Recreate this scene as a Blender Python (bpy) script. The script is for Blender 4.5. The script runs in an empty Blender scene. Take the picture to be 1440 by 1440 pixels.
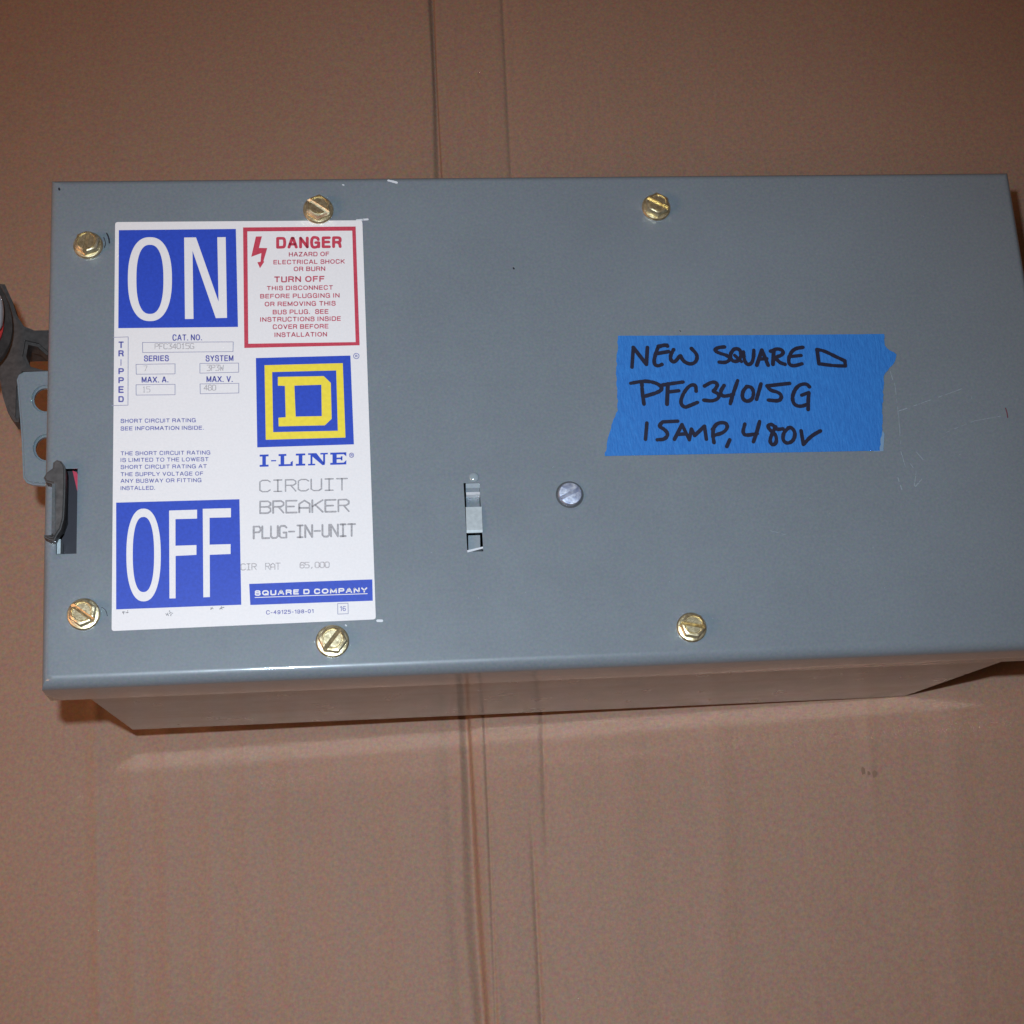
import bpy, bmesh, math, random
from mathutils import Matrix, Vector
from mathutils.geometry import tessellate_polygon
random.seed(7)
SC = bpy.context.scene
COL = SC.collection

# ------------------------------------------------------------------ camera
# box frame: x right, y up the lid, z out of the lid; the lid's top face is z = 0
W, H, DEPTH = 0.48, 0.2479, 0.1288
FPX = 2400.0                                   # focal length in 1440-px pixels
RV = Vector((-0.30090, 0.104865, 0.046293))
CAMP = Vector((0.12553, -0.40752, 0.75351))
RC = Matrix.Rotation(RV.length, 3, RV.normalized())       # box frame -> camera axes
TILT = math.atan(0.045/0.41)                   # the box leans a little: its right end rests on the cardboard
XR = 0.4336
M = Matrix.Rotation(TILT, 4, 'Y')
low = M @ Vector((XR, 0, -DEPTH-0.0006))
M = Matrix.Translation((0, 0, -low.z)) @ M
camd = bpy.data.cameras.new('camera')
cam = bpy.data.objects.new('camera', camd)
COL.objects.link(cam)
cam.matrix_world = M @ Matrix.Translation(CAMP) @ RC.transposed().to_4x4()
camd.sensor_width = 36
camd.lens = 36*FPX/1440
camd.clip_start, camd.clip_end = 0.01, 50
SC.camera = cam

# ------------------------------------------------------------------ world and lamps
w = bpy.data.worlds.new('World'); SC.world = w; w.use_nodes = True
bg = w.node_tree.nodes['Background']
bg.inputs[0].default_value = (1.0, 0.58, 0.36, 1); bg.inputs[1].default_value = 0.075
# the camera's flash: small, bluish, a few centimetres above and left of the lens
fl = bpy.data.lights.new('camera_flash', 'SPOT')
fl.energy = 27.0; fl.color = (0.72, 0.87, 1.0)
fl.shadow_soft_size = 0.009
fl.spot_size = math.radians(70); fl.spot_blend = 1.0
flo = bpy.data.objects.new('camera_flash', fl); COL.objects.link(flo)
fp = CAMP + RC.transposed() @ Vector((-0.040, 0.066, 0.0))
aim = Vector((0.185, -0.225, -.04))
flo.matrix_world = M @ Matrix.Translation(fp) @ (aim-fp).to_track_quat('-Z', 'Y').to_matrix().to_4x4()
# the room's warm bulb, off to the left
wl = bpy.data.lights.new('room_lamp', 'AREA')
wl.energy = 15.0; wl.color = (1.0, 0.50, 0.27); wl.shape = 'DISK'; wl.size = 0.7
wlo = bpy.data.objects.new('room_lamp', wl); COL.objects.link(wlo)
wlo.location = (-1.35, -0.55, 1.55)
wlo.rotation_euler = (Vector((0.2, -0.1, 0))-Vector(wlo.location)).to_track_quat('-Z', 'Y').to_euler()
SC.view_settings.view_transform = 'Standard'; SC.view_settings.look = 'None'
SC.view_settings.exposure = 0; SC.view_settings.gamma = 1
SC.cycles.caustics_reflective = True
SC.cycles.use_guiding = True; SC.cycles.use_surface_guiding = True
SC.cycles.blur_glossy = 0.0
SC.cycles.sample_clamp_indirect = 0

# ------------------------------------------------------------------ materials
def nodes(name):
    m = bpy.data.materials.new(name); m.use_nodes = True
    nt = m.node_tree; b = nt.nodes['Principled BSDF']
    return m, nt, b
def mixrgb(nt, fac, a, b, mode='MIX'):
    n = nt.nodes.new('ShaderNodeMix'); n.data_type = 'RGBA'; n.blend_type = mode
    for key, v in (('Factor', fac), ('A', a), ('B', b)):
        if key == 'Factor': s = n.inputs[0]
        elif key == 'A': s = n.inputs[6]
        else: s = n.inputs[7]
        if hasattr(v, 'is_linked'): nt.links.new(v, s)
        else: s.default_value = v if key == 'Factor' else (*v, 1)
    return n.outputs[2]
def noise(nt, scale, detail=3, rough=0.55, stretch=None):
    tc = nt.nodes.new('ShaderNodeTexCoord'); mp = nt.nodes.new('ShaderNodeMapping')
    nt.links.new(tc.outputs['Object'], mp.inputs[0])
    if stretch: mp.inputs['Scale'].default_value = stretch
    n = nt.nodes.new('ShaderNodeTexNoise'); n.inputs['Scale'].default_value = scale
    n.inputs['Detail'].default_value = detail; n.inputs['Roughness'].default_value = rough
    nt.links.new(mp.outputs[0], n.inputs['Vector']); return n.outputs[0], n.outputs[1]
def ramp(nt, src, p0, p1, v0=0.0, v1=1.0):
    r = nt.nodes.new('ShaderNodeMapRange'); nt.links.new(src, r.inputs[0])
    r.inputs[1].default_value = p0; r.inputs[2].default_value = p1
    r.inputs[3].default_value = v0; r.inputs[4].default_value = v1
    return r.outputs[0]
def bump(nt, b, h, strength, dist):
    n = nt.nodes.new('ShaderNodeBump'); n.inputs['Strength'].default_value = strength
    n.inputs['Distance'].default_value = dist
    nt.links.new(h, n.inputs['Height'])
    prev = b.inputs['Normal'].links[0].from_socket if b.inputs['Normal'].is_linked else None
    if prev: nt.links.new(prev, n.inputs['Normal'])
    nt.links.new(n.outputs[0], b.inputs['Normal'])
def flat(name, c, rough=0.5, metal=0.0, var=0.06, scale=300, bmp=0.0):
    m, nt, b = nodes(name)
    n, _ = noise(nt, scale)
    dark = tuple(v*(1-var) for v in c); lite = tuple(min(1, v*(1+var)) for v in c)
    nt.links.new(mixrgb(nt, ramp(nt, n, .3, .7), dark, lite), b.inputs['Base Color'])
    b.inputs['Roughness'].default_value = rough; b.inputs['Metallic'].default_value = metal
    if bmp: bump(nt, b, n, bmp, 0.0003)
    return m
def enamel(name, c, rough, scuff=0.0, coat=1.0):
    m, nt, b = nodes(name)
    n1, _ = noise(nt, 9, 4); n2, c2 = noise(nt, 750, 2, .6); n3, _ = noise(nt, 60, 5)
    a = mixrgb(nt, ramp(nt, n1, .3, .7), tuple(v*.94 for v in c), tuple(v*1.06 for v in c))
    a = mixrgb(nt, ramp(nt, n2, .3, .7, 0, .10), a, (0.36, 0.36, 0.42))
    hs = mixrgb(nt, 0.17, a, c2, 'OVERLAY')
    if scuff:
        ns, _ = noise(nt, 60, 5, .6, (.10, 1, 1.6)); hs = mixrgb(nt, ramp(nt, ns, .50, .68, 0, scuff), hs, (0.07, 0.035, 0.035))
    nt.links.new(hs, b.inputs['Base Color'])
    nt.links.new(ramp(nt, n3, .3, .7, rough*.88, rough*1.12), b.inputs['Roughness'])
    bump(nt, b, n2, 0.05, 0.0002)
    b.inputs['Coat Weight'].default_value = coat; b.inputs['Coat Roughness'].default_value = 0.08; b.inputs['Coat IOR'].default_value = 1.5
    return m
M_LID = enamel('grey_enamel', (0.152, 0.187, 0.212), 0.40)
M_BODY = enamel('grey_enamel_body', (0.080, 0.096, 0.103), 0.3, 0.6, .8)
def metal(name, c, rough, tint=None):
    m, nt, b = nodes(name)
    n1, _ = noise(nt, 420, 4); n2, _ = noise(nt, 1500, 3, .6, (1, 6, 1))
    col = mixrgb(nt, ramp(nt, n1, .35, .65), c, tint or tuple(v*.7 for v in c))
    nt.links.new(col, b.inputs['Base Color'])
    b.inputs['Metallic'].default_value = 0.9
    nt.links.new(ramp(nt, n2, .3, .7, rough*.7, rough*1.3), b.inputs['Roughness'])
    bump(nt, b, n2, 0.25, 0.0002); bump(nt, b, n1, 0.3, 0.0004)
    return m
M_ZINC = metal('yellow_zinc', (0.80, 0.70, 0.46), 0.34, (0.48, 0.39, 0.23))
M_STEEL = metal('bright_zinc', (0.84, 0.89, 1.0), 0.42, (0.42, 0.47, 0.64))
M_EDGE = flat('bright_steel_edge', (.72, .77, .82), .3, .3)
M_STRIP = flat('bare_steel_strip', (0.46, 0.52, 0.54), 0.38, 0.25, .1, 500)
M_DARK = flat('dark_cast_metal', (0.066, 0.056, 0.052), 0.5, 0.3, .25, 350, .4)
M_LEVER = flat('dull_lever_metal', (0.075, 0.070, 0.068), 0.5, 0.35, .3, 260, .4)
M_INSIDE = flat('moulded_plastic', (0.020, 0.018, 0.026), 0.45)
M_RED = flat('red_paint', (0.50, 0.035, 0.035), 0.4)
M_CHROME = metal('polished_metal', (0.8, 0.8, 0.85), 0.2, (0.7, 0.7, 0.75))
M_PAPER = flat('sticker_white', (0.75, 0.745, 0.75), 0.42, 0, .025, 900)
M_BLUE = flat('print_blue', (0.022, 0.064, 0.47), 0.42, 0, .10, 700)
M_PRED = flat('print_red', (0.50, 0.05, 0.085), 0.45, 0, .12, 800)
M_YEL = flat('print_yellow', (0.80, 0.66, 0.05), 0.45, 0, .06, 500)
M_INKB = flat('print_blue_small', (0.10, 0.10, 0.36), 0.5, 0, .2, 900)
M_INKR = flat('print_red_small', (0.48, 0.09, 0.13), 0.5, 0, .2, 900)
M_GREY = flat('stamp_grey', (0.34, 0.335, 0.35), 0.6, 0, .25, 1400)
M_FAINT = flat('stamp_faint', (0.44, 0.42, 0.43), 0.6, 0, .25, 1400)
M_MARK = flat('marker_black', (0.010, 0.011, 0.030), 0.45, 0, .2, 500)
M_SCR = flat('scratch_pale', (0.235, 0.285, 0.32), 0.5)
M_SCW = flat('scratch_white', (0.60, 0.64, 0.68), 0.5)
M_FLOOR = flat('floor_concrete', (0.16, 0.14, 0.12), 0.8)
def tape_mat():
    m, nt, b = nodes('blue_crepe_tape')
    n, _ = noise(nt, 1100, 3, .7, (1.0, 0.22, 1)); n2, _ = noise(nt, 30, 4)
    c = mixrgb(nt, ramp(nt, n, .3, .7), (0.012, 0.130, 0.44), (0.022, 0.195, 0.57))
    c = mixrgb(nt, ramp(nt, n2, .35, .7, 0, .35), c, (0.013, 0.13, 0.47))
    nt.links.new(c, b.inputs['Base Color']); b.inputs['Roughness'].default_value = 0.6
    bump(nt, b, n, 0.6, 0.0005); return m
M_TAPE = tape_mat()
def card_mat():
    m, nt, b = nodes('brown_cardboard')
    c0 = (0.298, 0.187, 0.132)
    n1, _ = noise(nt, 3.0, 4); n2, _ = noise(nt, 900, 3, .65); n3, _ = noise(nt, 34, 3, .5, (1, 0.02, 1))
    n4, _ = noise(nt, 140, 3, .5, (1, 0.04, 1)); _, c2 = noise(nt, 520, 2, .6)
    c = mixrgb(nt, ramp(nt, n1, .3, .7), tuple(v*.94 for v in c0), tuple(v*1.05 for v in c0))
    c = mixrgb(nt, ramp(nt, n2, .3, .7, 0, .30), c, (0.19, 0.105, 0.066))
    c = mixrgb(nt, ramp(nt, n3, .4, .7, 0, .20), c, (0.29, 0.19, 0.145))
    c = mixrgb(nt, 0.40, c, c2, 'OVERLAY')
    nt.links.new(c, b.inputs['Base Color']); b.inputs['Roughness'].default_value = 0.62
    b.inputs['Specular IOR Level'].default_value = 0.3
    bump(nt, b, n2, 0.22, 0.0005); bump(nt, b, n4, 0.10, 0.0015)
    return m
M_CARD = card_mat()

# ------------------------------------------------------------------ helpers
def at(px, py, z=0.0):
    """the point of the plane z (box frame) seen at this place of the photograph"""
    d = RC.transposed() @ Vector(((px-720)/FPX, -(py-720)/FPX, -1.0))
    return CAMP + d*((z-CAMP.z)/d.z)
def floor_at(px, py):
    c = M @ CAMP; d = (M.to_3x3() @ (at(px, py, 0)-CAMP))
    return c + d*(-c.z/d.z)
def tag(o, label=None, cat=None, group=None, kind=None):
    for k, v in (('label', label), ('category', cat), ('group', group), ('kind', kind)):
        if v: o[k] = v
    return o
def empty(name, mat=None):
    o = bpy.data.objects.new(name, None); COL.objects.link(o); o.empty_display_size = .02
    if mat: o.matrix_world = mat
    return o
def link(name, bm, mat, parent=None, smooth=False, loc=None, rz=0, recalc=False):
    if recalc: bmesh.ops.recalc_face_normals(bm, faces=bm.faces)
    me = bpy.data.meshes.new(name); bm.to_mesh(me); bm.free()
    me.materials.append(mat)
    if smooth: me.polygons.foreach_set('use_smooth', [True]*len(me.polygons))
    o = bpy.data.objects.new(name, me); COL.objects.link(o)
    if parent: o.parent = parent
    if loc is not None: o.location = loc
    if rz: o.rotation_euler = (0, 0, rz)
    if name in STUFF: o['kind'] = 'stuff'
    return o
STUFF = {'scratches', 'paint_chips', 'dark_nicks', 'smudges', 'ruled_boxes', 'blue_small_print', 'danger_text', 'danger_heading', 'stamped_title', 'stamped_values', 'handwriting',
         'scuff_mark', 'registered_marks', 'slab_lettering', 'company_name', 'form_number'}
def sheet(bm, loops, z):
    """flat face(s) from one outline and its holes, in box x,y at height z"""
    loops = [[Vector((p[0], p[1], 0)) for p in l] for l in loops]
    vs = [bm.verts.new((p.x, p.y, z)) for l in loops for p in l]
    for t in tessellate_polygon(loops):
        f = bm.faces.new([vs[i] for i in t])
        f.normal_update()
        if f.normal.z < 0: f.normal_flip()
def prism(bm, loops, z1, z0):
    for z, up in ((z1, 1), (z0, -1)):
        L = [[Vector((p[0], p[1], 0)) for p in l] for l in loops]
        vs = [bm.verts.new((p.x, p.y, z)) for l in L for p in l]
        if up == 1: top = vs
        for t in tessellate_polygon(L):
            f = bm.faces.new([vs[i] for i in t]); f.normal_update()
            if f.normal.z*up < 0: f.normal_flip()
    bot = vs; k = 0
    for l in loops:
        n = len(l)
        for i in range(n):
            a, b = k+i, k+(i+1) % n
            bm.faces.new((top[a], top[b], bot[b], bot[a]))
        k += n
    bmesh.ops.remove_doubles(bm, verts=bm.verts, dist=1e-7)
    bmesh.ops.recalc_face_normals(bm, faces=bm.faces)
def P(pts, z=0.0): return [at(x, y, z) for x, y in pts]
def crop(pts, s, ox, oy): return [(x/s+ox, y/s+oy) for x, y in pts]
def ellipse(cx, cy, a, b, n=56, p=2.0):
    out = []
    for i in range(n):
        t = 2*math.pi*i/n; c, s = math.cos(t), math.sin(t)
        out.append((cx+a*math.copysign(abs(c)**(2/p), c), cy+b*math.copysign(abs(s)**(2/p), s)))
    return out
def stroke(bm, pts, wid, z, jit=0.0, closed=False, smooth=True, its=0):
    """a pen line of round-ended quads through points in box x,y"""
    pts = [Vector((p[0], p[1])) for p in pts]
    if smooth and len(pts) > 2:
        for _ in range(2+its):
            q = [] if closed else [pts[0]]
            n = len(pts)
            for i in range(n if closed else n-1):
                a, b = pts[i], pts[(i+1) % n]
                q += [a*.75+b*.25, a*.25+b*.75]
            if not closed: q.append(pts[-1])
            pts = q
    if closed: pts = pts+[pts[0]]
    r = wid/2; k = 0
    for i in range(len(pts)-1):
        a, b = pts[i], pts[i+1]
        if (b-a).length < 1e-7: continue
        d = (b-a).normalized(); n = Vector((-d.y, d.x))
        r1 = r*(1+random.uniform(-jit, jit)); k += 1
        zz = z+(k % 23)*2e-6
        loop = [a+n*r1, a-n*r1]
        loop += [b+Vector((math.cos(t), math.sin(t)))*r1 for t in
                 [math.atan2(-n.y, -n.x)+math.pi*j/6 for j in range(7)]]
        back = [a+Vector((math.cos(t), math.sin(t)))*r1 for t in
                [math.atan2(n.y, n.x)+math.pi*j/6 for j in range(1, 6)]]
        loop = [loop[0]]+back+loop[1:]
        f = bm.faces.new([bm.verts.new((p.x, p.y, zz)) for p in loop]); f.normal_update()
        if f.normal.z < 0: f.normal_flip()
GL = {'A': (4.9, [(0, [(0, 0), (2.1, 7)]), (0, [(2.1, 7), (2.8, 7)]), (0, [(2.8, 7), (4.9, 0)]), (0, [(.8, 2.3), (4.1, 2.3)])]),
 'B': (4.5, [(0, [(0, 0), (0, 7)]), (1, [(0, 7), (3, 7), (4.2, 6.6), (4.2, 4.2), (3, 3.7), (0, 3.7)]), (1, [(0, 3.7), (3.2, 3.7), (4.5, 3.2), (4.5, .4), (3.2, 0), (0, 0)])]),
 'C': (4.7, [(1, [(4.5, 5.6), (4.3, 7), (0, 7.6), (0, -.6), (4.2, 0), (4.6, 1.5)])]),
 'D': (4.7, [(0, [(0, 0), (0, 7)]), (1, [(0, 7), (2.5, 7), (4.7, 6.8), (4.7, .2), (2.5, 0), (0, 0)])]),
 'E': (4.1, [(0, [(4.1, 7), (0, 7), (0, 0), (4.1, 0)]), (0, [(0, 3.7), (3.7, 3.7)])]), 'F': (3.9, [(0, [(3.9, 7), (0, 7), (0, 0)]), (0, [(0, 3.6), (3.5, 3.6)])]),
 'G': (4.9, [(1, [(4.5, 5.6), (4.0, 7.2), (0, 7.6), (0, -.6), (4.2, -.1), (4.8, 2)]), (0, [(2.8, 3.3), (4.8, 3.3), (4.8, 0)])]),
 'H': (4.5, [(0, [(0, 0), (0, 7)]), (0, [(4.5, 0), (4.5, 7)]), (0, [(0, 3.7), (4.5, 3.7)])]), 'I': (0, [(0, [(0, 0), (0, 7)])]),
 'K': (4.5, [(0, [(0, 0), (0, 7)]), (0, [(4.3, 7), (0, 2.7)]), (0, [(1.6, 4.2), (4.5, 0)])]), 'L': (3.6, [(0, [(0, 7), (0, 0), (3.6, 0)])]),
 'M': (5.4, [(0, [(0, 0), (0, 7)]), (0, [(0, 7), (2.7, .6)]), (0, [(2.7, .6), (5.4, 7)]), (0, [(5.4, 7), (5.4, 0)])]),
 'N': (4.5, [(0, [(0, 0), (0, 7)]), (0, [(0, 7), (4.5, 0)]), (0, [(4.5, 0), (4.5, 7)])]), 'O': (5.2, [(2, ellipse(2.6, 3.5, 2.6, 3.6, 18, 2.3))]),
 'P': (4.3, [(0, [(0, 0), (0, 7)]), (1, [(0, 7), (3, 7), (4.4, 6.6), (4.4, 3.4), (3, 3), (0, 3)])]), 'Q': (5.2, [(2, ellipse(2.6, 3.5, 2.6, 3.6, 18, 2.3)), (0, [(3, 1.7), (5.1, -.3)])]),
 'R': (4.5, [(0, [(0, 0), (0, 7)]), (1, [(0, 7), (3, 7), (4.4, 6.6), (4.4, 3.7), (3, 3.4), (0, 3.4)]), (0, [(2.8, 3.4), (4.1, 2), (4.4, 0)])]),
 'S': (4.3, [(1, [(4.1, 5.2), (4, 7), (.2, 7.5), (0, 3.8), (4.3, 3.8), (4.5, -.4), (.2, -.3), (0, 2)])]), 'T': (4.4, [(0, [(0, 7), (4.4, 7)]), (0, [(2.2, 7), (2.2, 0)])]),
 'U': (4.5, [(0, [(0, 7), (0, 2)]), (1, [(0, 2.2), (0, -.2), (2.2, -.3), (4.5, -.2), (4.5, 2.2)]), (0, [(4.5, 2), (4.5, 7)])]), 'V': (4.6, [(0, [(0, 7), (2.3, 0)]), (0, [(2.3, 0), (4.6, 7)])]),
 'W': (6.6, [(0, [(0, 7), (1.7, 0)]), (0, [(1.7, 0), (3.3, 6.8)]), (0, [(3.3, 6.8), (4.9, 0)]), (0, [(4.9, 0), (6.6, 7)])]), 'X': (4.6, [(0, [(0, 0), (4.6, 7)]), (0, [(0, 7), (4.6, 0)])]),
 'Y': (4.6, [(0, [(0, 7), (2.3, 3.1)]), (0, [(4.6, 7), (2.3, 3.1)]), (0, [(2.3, 3.1), (2.3, 0)])]), 'Z': (4.2, [(0, [(0, 7), (4.2, 7)]), (0, [(4.2, 7), (0, 0)]), (0, [(0, 0), (4.2, 0)])]),
 '.': (.3, [(0, [(0, 0), (.3, 0)])]), '-': (2, [(0, [(0, 2.8), (2, 2.8)])]), '0': (3.8, [(2, ellipse(1.9, 3.5, 1.9, 3.6, 16, 2.3))]), '1': (2, [(0, [(.2, 5.6), (1.8, 7), (1.8, 0)])]),
 '2': (3.8, [(1, [(0, 5), (.2, 7.2), (3.9, 7.2), (3.8, 4.4), (.6, 1.5), (0, 0)]), (0, [(0, 0), (3.8, 0)])]), '4': (4, [(0, [(3, 0), (3, 7), (0, 2.2), (4, 2.2)])]),
 '5': (3.8, [(0, [(3.6, 7), (.3, 7), (.1, 4.2), (2.9, 4.2), (3.8, 3.3), (3.8, .9), (2.8, 0), (0, 0)])]),
 '6': (3.8, [(0, [(3.5, 7), (1.2, 7), (.1, 5.6), (.1, 2)]), (2, ellipse(1.95, 2, 1.85, 2.0, 14))]),
 '8': (3.8, [(2, ellipse(1.9, 5.3, 1.6, 1.7, 14)), (2, ellipse(1.9, 1.8, 1.9, 1.9, 14))]), '9': (3.8, [(2, ellipse(1.9, 4.8, 1.8, 2.2, 14)), (1, [(3.7, 5), (3.9, 1), (2.4, -.4), (.3, -.2), (.2, 1.4)])])}
def text(bm, s, x0, x1, ytop, ybase, z, bold=0.0, slope=-0.012):
    """printed capitals built from pen strokes, fitted between the given places of the photograph"""
    wd = 1.06+bold*28; gap = 1.15+wd*.85; x = 0; items = []
    for ch in s:
        if ch == ' ': x += 2.9; continue
        wdt, ls = GL[ch]; items.append((x, ls)); x += wdt+gap+(wd*.3 if ch == 'I' else 0)
    tot = x-gap; px = (x1-x0)/(tot+wd); hpx = (ybase-ytop); wpx = wd*min(px, hpx/7.0)
    wm = (at(x0+wpx, ybase, z)-at(x0, ybase, z)).length
    for gx, ls in items:
        for mode, pts in ls:
            q = []
            for u_, v_ in pts:
                X = x0+wpx/2+(gx+u_)*(x1-x0-wpx)/tot; q.append((X, ybase-wpx/2-(hpx-wpx)*v_/7+slope*(X-x0)))
            stroke(bm, P(q), wm, z, 0, mode == 2, mode == 1, 1 if mode == 1 else 0)
def box(bm, x0, x1, y0, y1, z0, z1):
    r = bmesh.ops.create_cube(bm, size=1)
    bmesh.ops.transform(bm, matrix=Matrix.Translation(((x0+x1)/2, (y0+y1)/2, (z0+z1)/2)) @
                        Matrix.Diagonal((abs(x1-x0), abs(y1-y0), abs(z1-z0), 1)), verts=r['verts'])
    return r['verts']

# ------------------------------------------------------------------ the ground below the cardboard
bm = bmesh.new(); box(bm, -3, 3, -3, 3, -0.06, -0.014)
tag(link('ground', bm, M_FLOOR), kind='structure')

# ------------------------------------------------------------------ cardboard sheet
a1 = floor_at(683, 1440); a0 = floor_at(608, 0)
vdir = (a0-a1).normalized(); udir = Vector((vdir.y, -vdir.x, 0))
CM = Matrix.Translation(a1) @ Matrix((( udir.x, vdir.x, 0, 0), (udir.y, vdir.y, 0, 0), (0, 0, 1, 0), (0, 0, 0, 1)))
CI = CM.inverted()
def uv(px, py): p = CI @ floor_at(px, py); return p.x, p.y
def track(*pp): return [uv(*p) for p in pp]
def upos(tr, v):
    tr = sorted(tr, key=lambda q: q[1])
    if v <= tr[0][1]: a, b = tr[0], tr[1]
    elif v >= tr[-1][1]: a, b = tr[-2], tr[-1]
    else:
        for a, b in zip(tr, tr[1:]):
            if a[1] <= v <= b[1]: break
    t = (v-a[1])/(b[1]-a[1]); return a[0]+(b[0]-a[0])*t
def sstep(a, b, x):
    t = max(0, min(1, (x-a)/(b-a))); return t*t*(3-2*t)
TA = track((608, 0), (613, 120), (618, 245), (655, 1000), (661, 1120), (668, 1280), (680, 1440))
TB = track((707, 0), (713, 120), (719, 245), (763, 1000), (767, 1165))
TC = track((681, 1000), (687, 1140), (693, 1300), (698, 1440))
TD = track((749, 1172), (755, 1300), (762, 1440))
T1 = track((134, 1000), (140, 1440)); T2 = track((295, 1000), (300, 1440)); T3 = track((345, 1000), (352, 1440))
T4 = track((1218, 960), (1224, 1120)); vmid = uv(700, 640)[1]
TR = [(T1, .0010, .0035), (T2, .0007, .005), (T3, .0006, .006)]
for px_, a_, s_ in ((182, .0006, .004), (232, .0008, .005), (405, .0008, .006), (470, .0007, .008), (560, .0006, .008), (880, .0005, .008), (1010, .0006, .007), (1340, .0005, .008)):
    TR.append((track((px_, 1000), (px_+7, 1440)), a_, s_))
vB = uv(767, 1165)[1]; v4 = uv(1222, 1100)[1]
def height(u, v):
    z = 0.0009*math.sin(v*9+1)*math.sin(u*7) + 0.0005*math.sin(u*23+v*3)
    low_ = 1-sstep(vmid-.1, vmid+.1, v)
    d = u-upos(TA, v); wv = 0.0023+0.0008*math.sin(v*31)+.0019*low_
    # the big fold: steep left bank, easier right bank
    if d < 0: g = max(0, 1+d/(wv*1.5))
    else: g = max(0, 1-d/(wv*.8))
    z -= (0.0030+.0008*low_)*sstep(0, 1, g)
    z -= 0.0016*math.exp(-((d+.009)/.006)**2)*low_
    z += 0.0011*math.exp(-((d-.0075)/.0035)**2)*low_
    d = u-upos(TB, v); fade = sstep(vB-.02, vB+.01, v)
    z -= (0.0010*math.exp(-abs(d/.0014)**1.8) + .0008*math.exp(-((d-.004)/.005)**2))*fade
    d = u-upos(TC, v)
    z -= 0.0009*math.exp(-abs(d/.0009)**1.8)*low_ - .0006*math.exp(-((d-.01)/.008)**2)*low_
    d = u-upos(TD, v)
    z -= 0.0011*math.exp(-abs(d/.0013)**1.8)*(1-sstep(vB-.015, vB+.005, v))
    for T, a, s in TR:
        z += a*math.exp(-((u-upos(T, v))/s)**2)*low_
    d = u-upos(T4, v)
    z += .0006*math.exp(-((d)/.0035)**2)*sstep(v4-.02, v4+.01, v)*low_
    return z
cols = set()
u = -1.3
while u < 1.3: cols.add(round(u, 5)); u += .02
u = -.05
while u < .09: cols.add(round(u, 5)); u += .0006
for T in [t[0] for t in TR]+[T4]:
    c = T[0][0]; k = -.02
    while k < .02: cols.add(round(c+k, 5)); k += .0012
cols = sorted(cols); rows = [-.9+.02*i for i in range(105)]
bm = bmesh.new(); g = [[bm.verts.new((u, v, height(u, v))) for u in cols] for v in rows]
for i in range(len(rows)-1):
    for j in range(len(cols)-1):
        bm.faces.new((g[i][j], g[i][j+1], g[i+1][j+1], g[i+1][j]))
card = link('cardboard_sheet', bm, M_CARD, smooth=True)
card.matrix_world = CM
sol = card.modifiers.new('thickness', 'SOLIDIFY'); sol.thickness = 0.005; sol.offset = -1
tag(card, 'large flat brown cardboard sheet with long folds running under the grey box', 'cardboard')
bm = bmesh.new()
for px, py, s in ((1213, 1084, 1.0), (1229, 1089, 1.1), (1221, 1088, .6)):
    q = CI @ floor_at(px, py)
    pts = [(q.x+.0016*s*math.cos(t)*random.uniform(.5, 1.1), q.y+.0028*s*math.sin(t)*random.uniform(.5, 1.1)) for t in [k*.7 for k in range(9)]]
    sheet(bm, [pts], height(q.x, q.y)+.0004)
link('scuff_mark', bm, flat('scuff_brown', (0.19, 0.115, 0.075), .8), card)

# ------------------------------------------------------------------ the box
BOX = empty('breaker_box', M)
tag(BOX, 'grey enamelled circuit breaker box lying on brown cardboard', 'electrical box')

# cover: pressed sheet with a rounded turned-down rim, a lever slot and a strip slot
slot = [at(78.5, 779.5), at(109.3, 658)]                     # lower left, upper right
sx0, sx1, sy0, sy1 = slot[0].x, slot[1].x, slot[0].y, slot[1].y
q0, q1 = at(656.5, 776), at(675, 678)
cx0, cx1, cy0, cy1 = at(654.5, 727).x, at(677, 727).x, q0.y, q1.y
LIP, RF, RO, FX = 0.0285, 0.0058, 0.0036, 0.0012          # rim depth, bend radii (front, other sides)
YF = -H-FX
bm = bmesh.new()
xs = sorted([RO, W-RO, sx0, sx1, cx0, cx1]); ys = sorted([YF+RF, -RO, sy0, sy1, cy0, cy1])
V = {(i, j): bm.verts.new((x, y, 0)) for i, x in enumerate(xs) for j, y in enumerate(ys)}
for i in range(5):
    for j in range(5):
        mx, my = (xs[i]+xs[i+1])/2, (ys[j]+ys[j+1])/2
        if (sx0 < mx < sx1 and sy0 < my < sy1) or (cx0 < mx < cx1 and cy0 < my < cy1): continue
        bm.faces.new((V[i, j], V[i+1, j], V[i+1, j+1], V[i, j+1]))
ring = [(i, 0) for i in range(5)]+[(5, j) for j in range(5)]+[(i, 5) for i in range(5, 0, -1)]+[(0, j) for j in range(5, 0, -1)]
prev = {k: V[k] for k in ring}
NB = 9
for q in range(1, NB+3):
    t = min(q, NB)/NB*math.pi/2; drop = {NB+1: .012, NB+2: LIP}.get(q, 0)
    cur = {}
    for (i, j) in ring:
        x, y = V[i, j].co.x, V[i, j].co.y
        nx = -1 if i == 0 else (1 if i == 5 else 0); ny = -1 if j == 0 else (1 if j == 5 else 0)
        ry = RF if ny < 0 else RO
        z = -(RF if ny < 0 else RO)*(1-math.cos(t))
        if q > NB: z = -drop
        cur[i, j] = bm.verts.new((x+nx*RO*math.sin(t), y+ny*ry*math.sin(t), z))
    for a, b in zip(ring, ring[1:]+ring[:1]):
        bm.faces.new((prev[a], cur[a], cur[b], prev[b]))
    prev = cur
bmesh.ops.recalc_face_normals(bm, faces=bm.faces)
cover = link('cover', bm, M_LID, BOX)
for p in cover.data.polygons: p.use_smooth = True
cover.data.set_sharp_from_angle(angle=math.radians(25))
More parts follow.
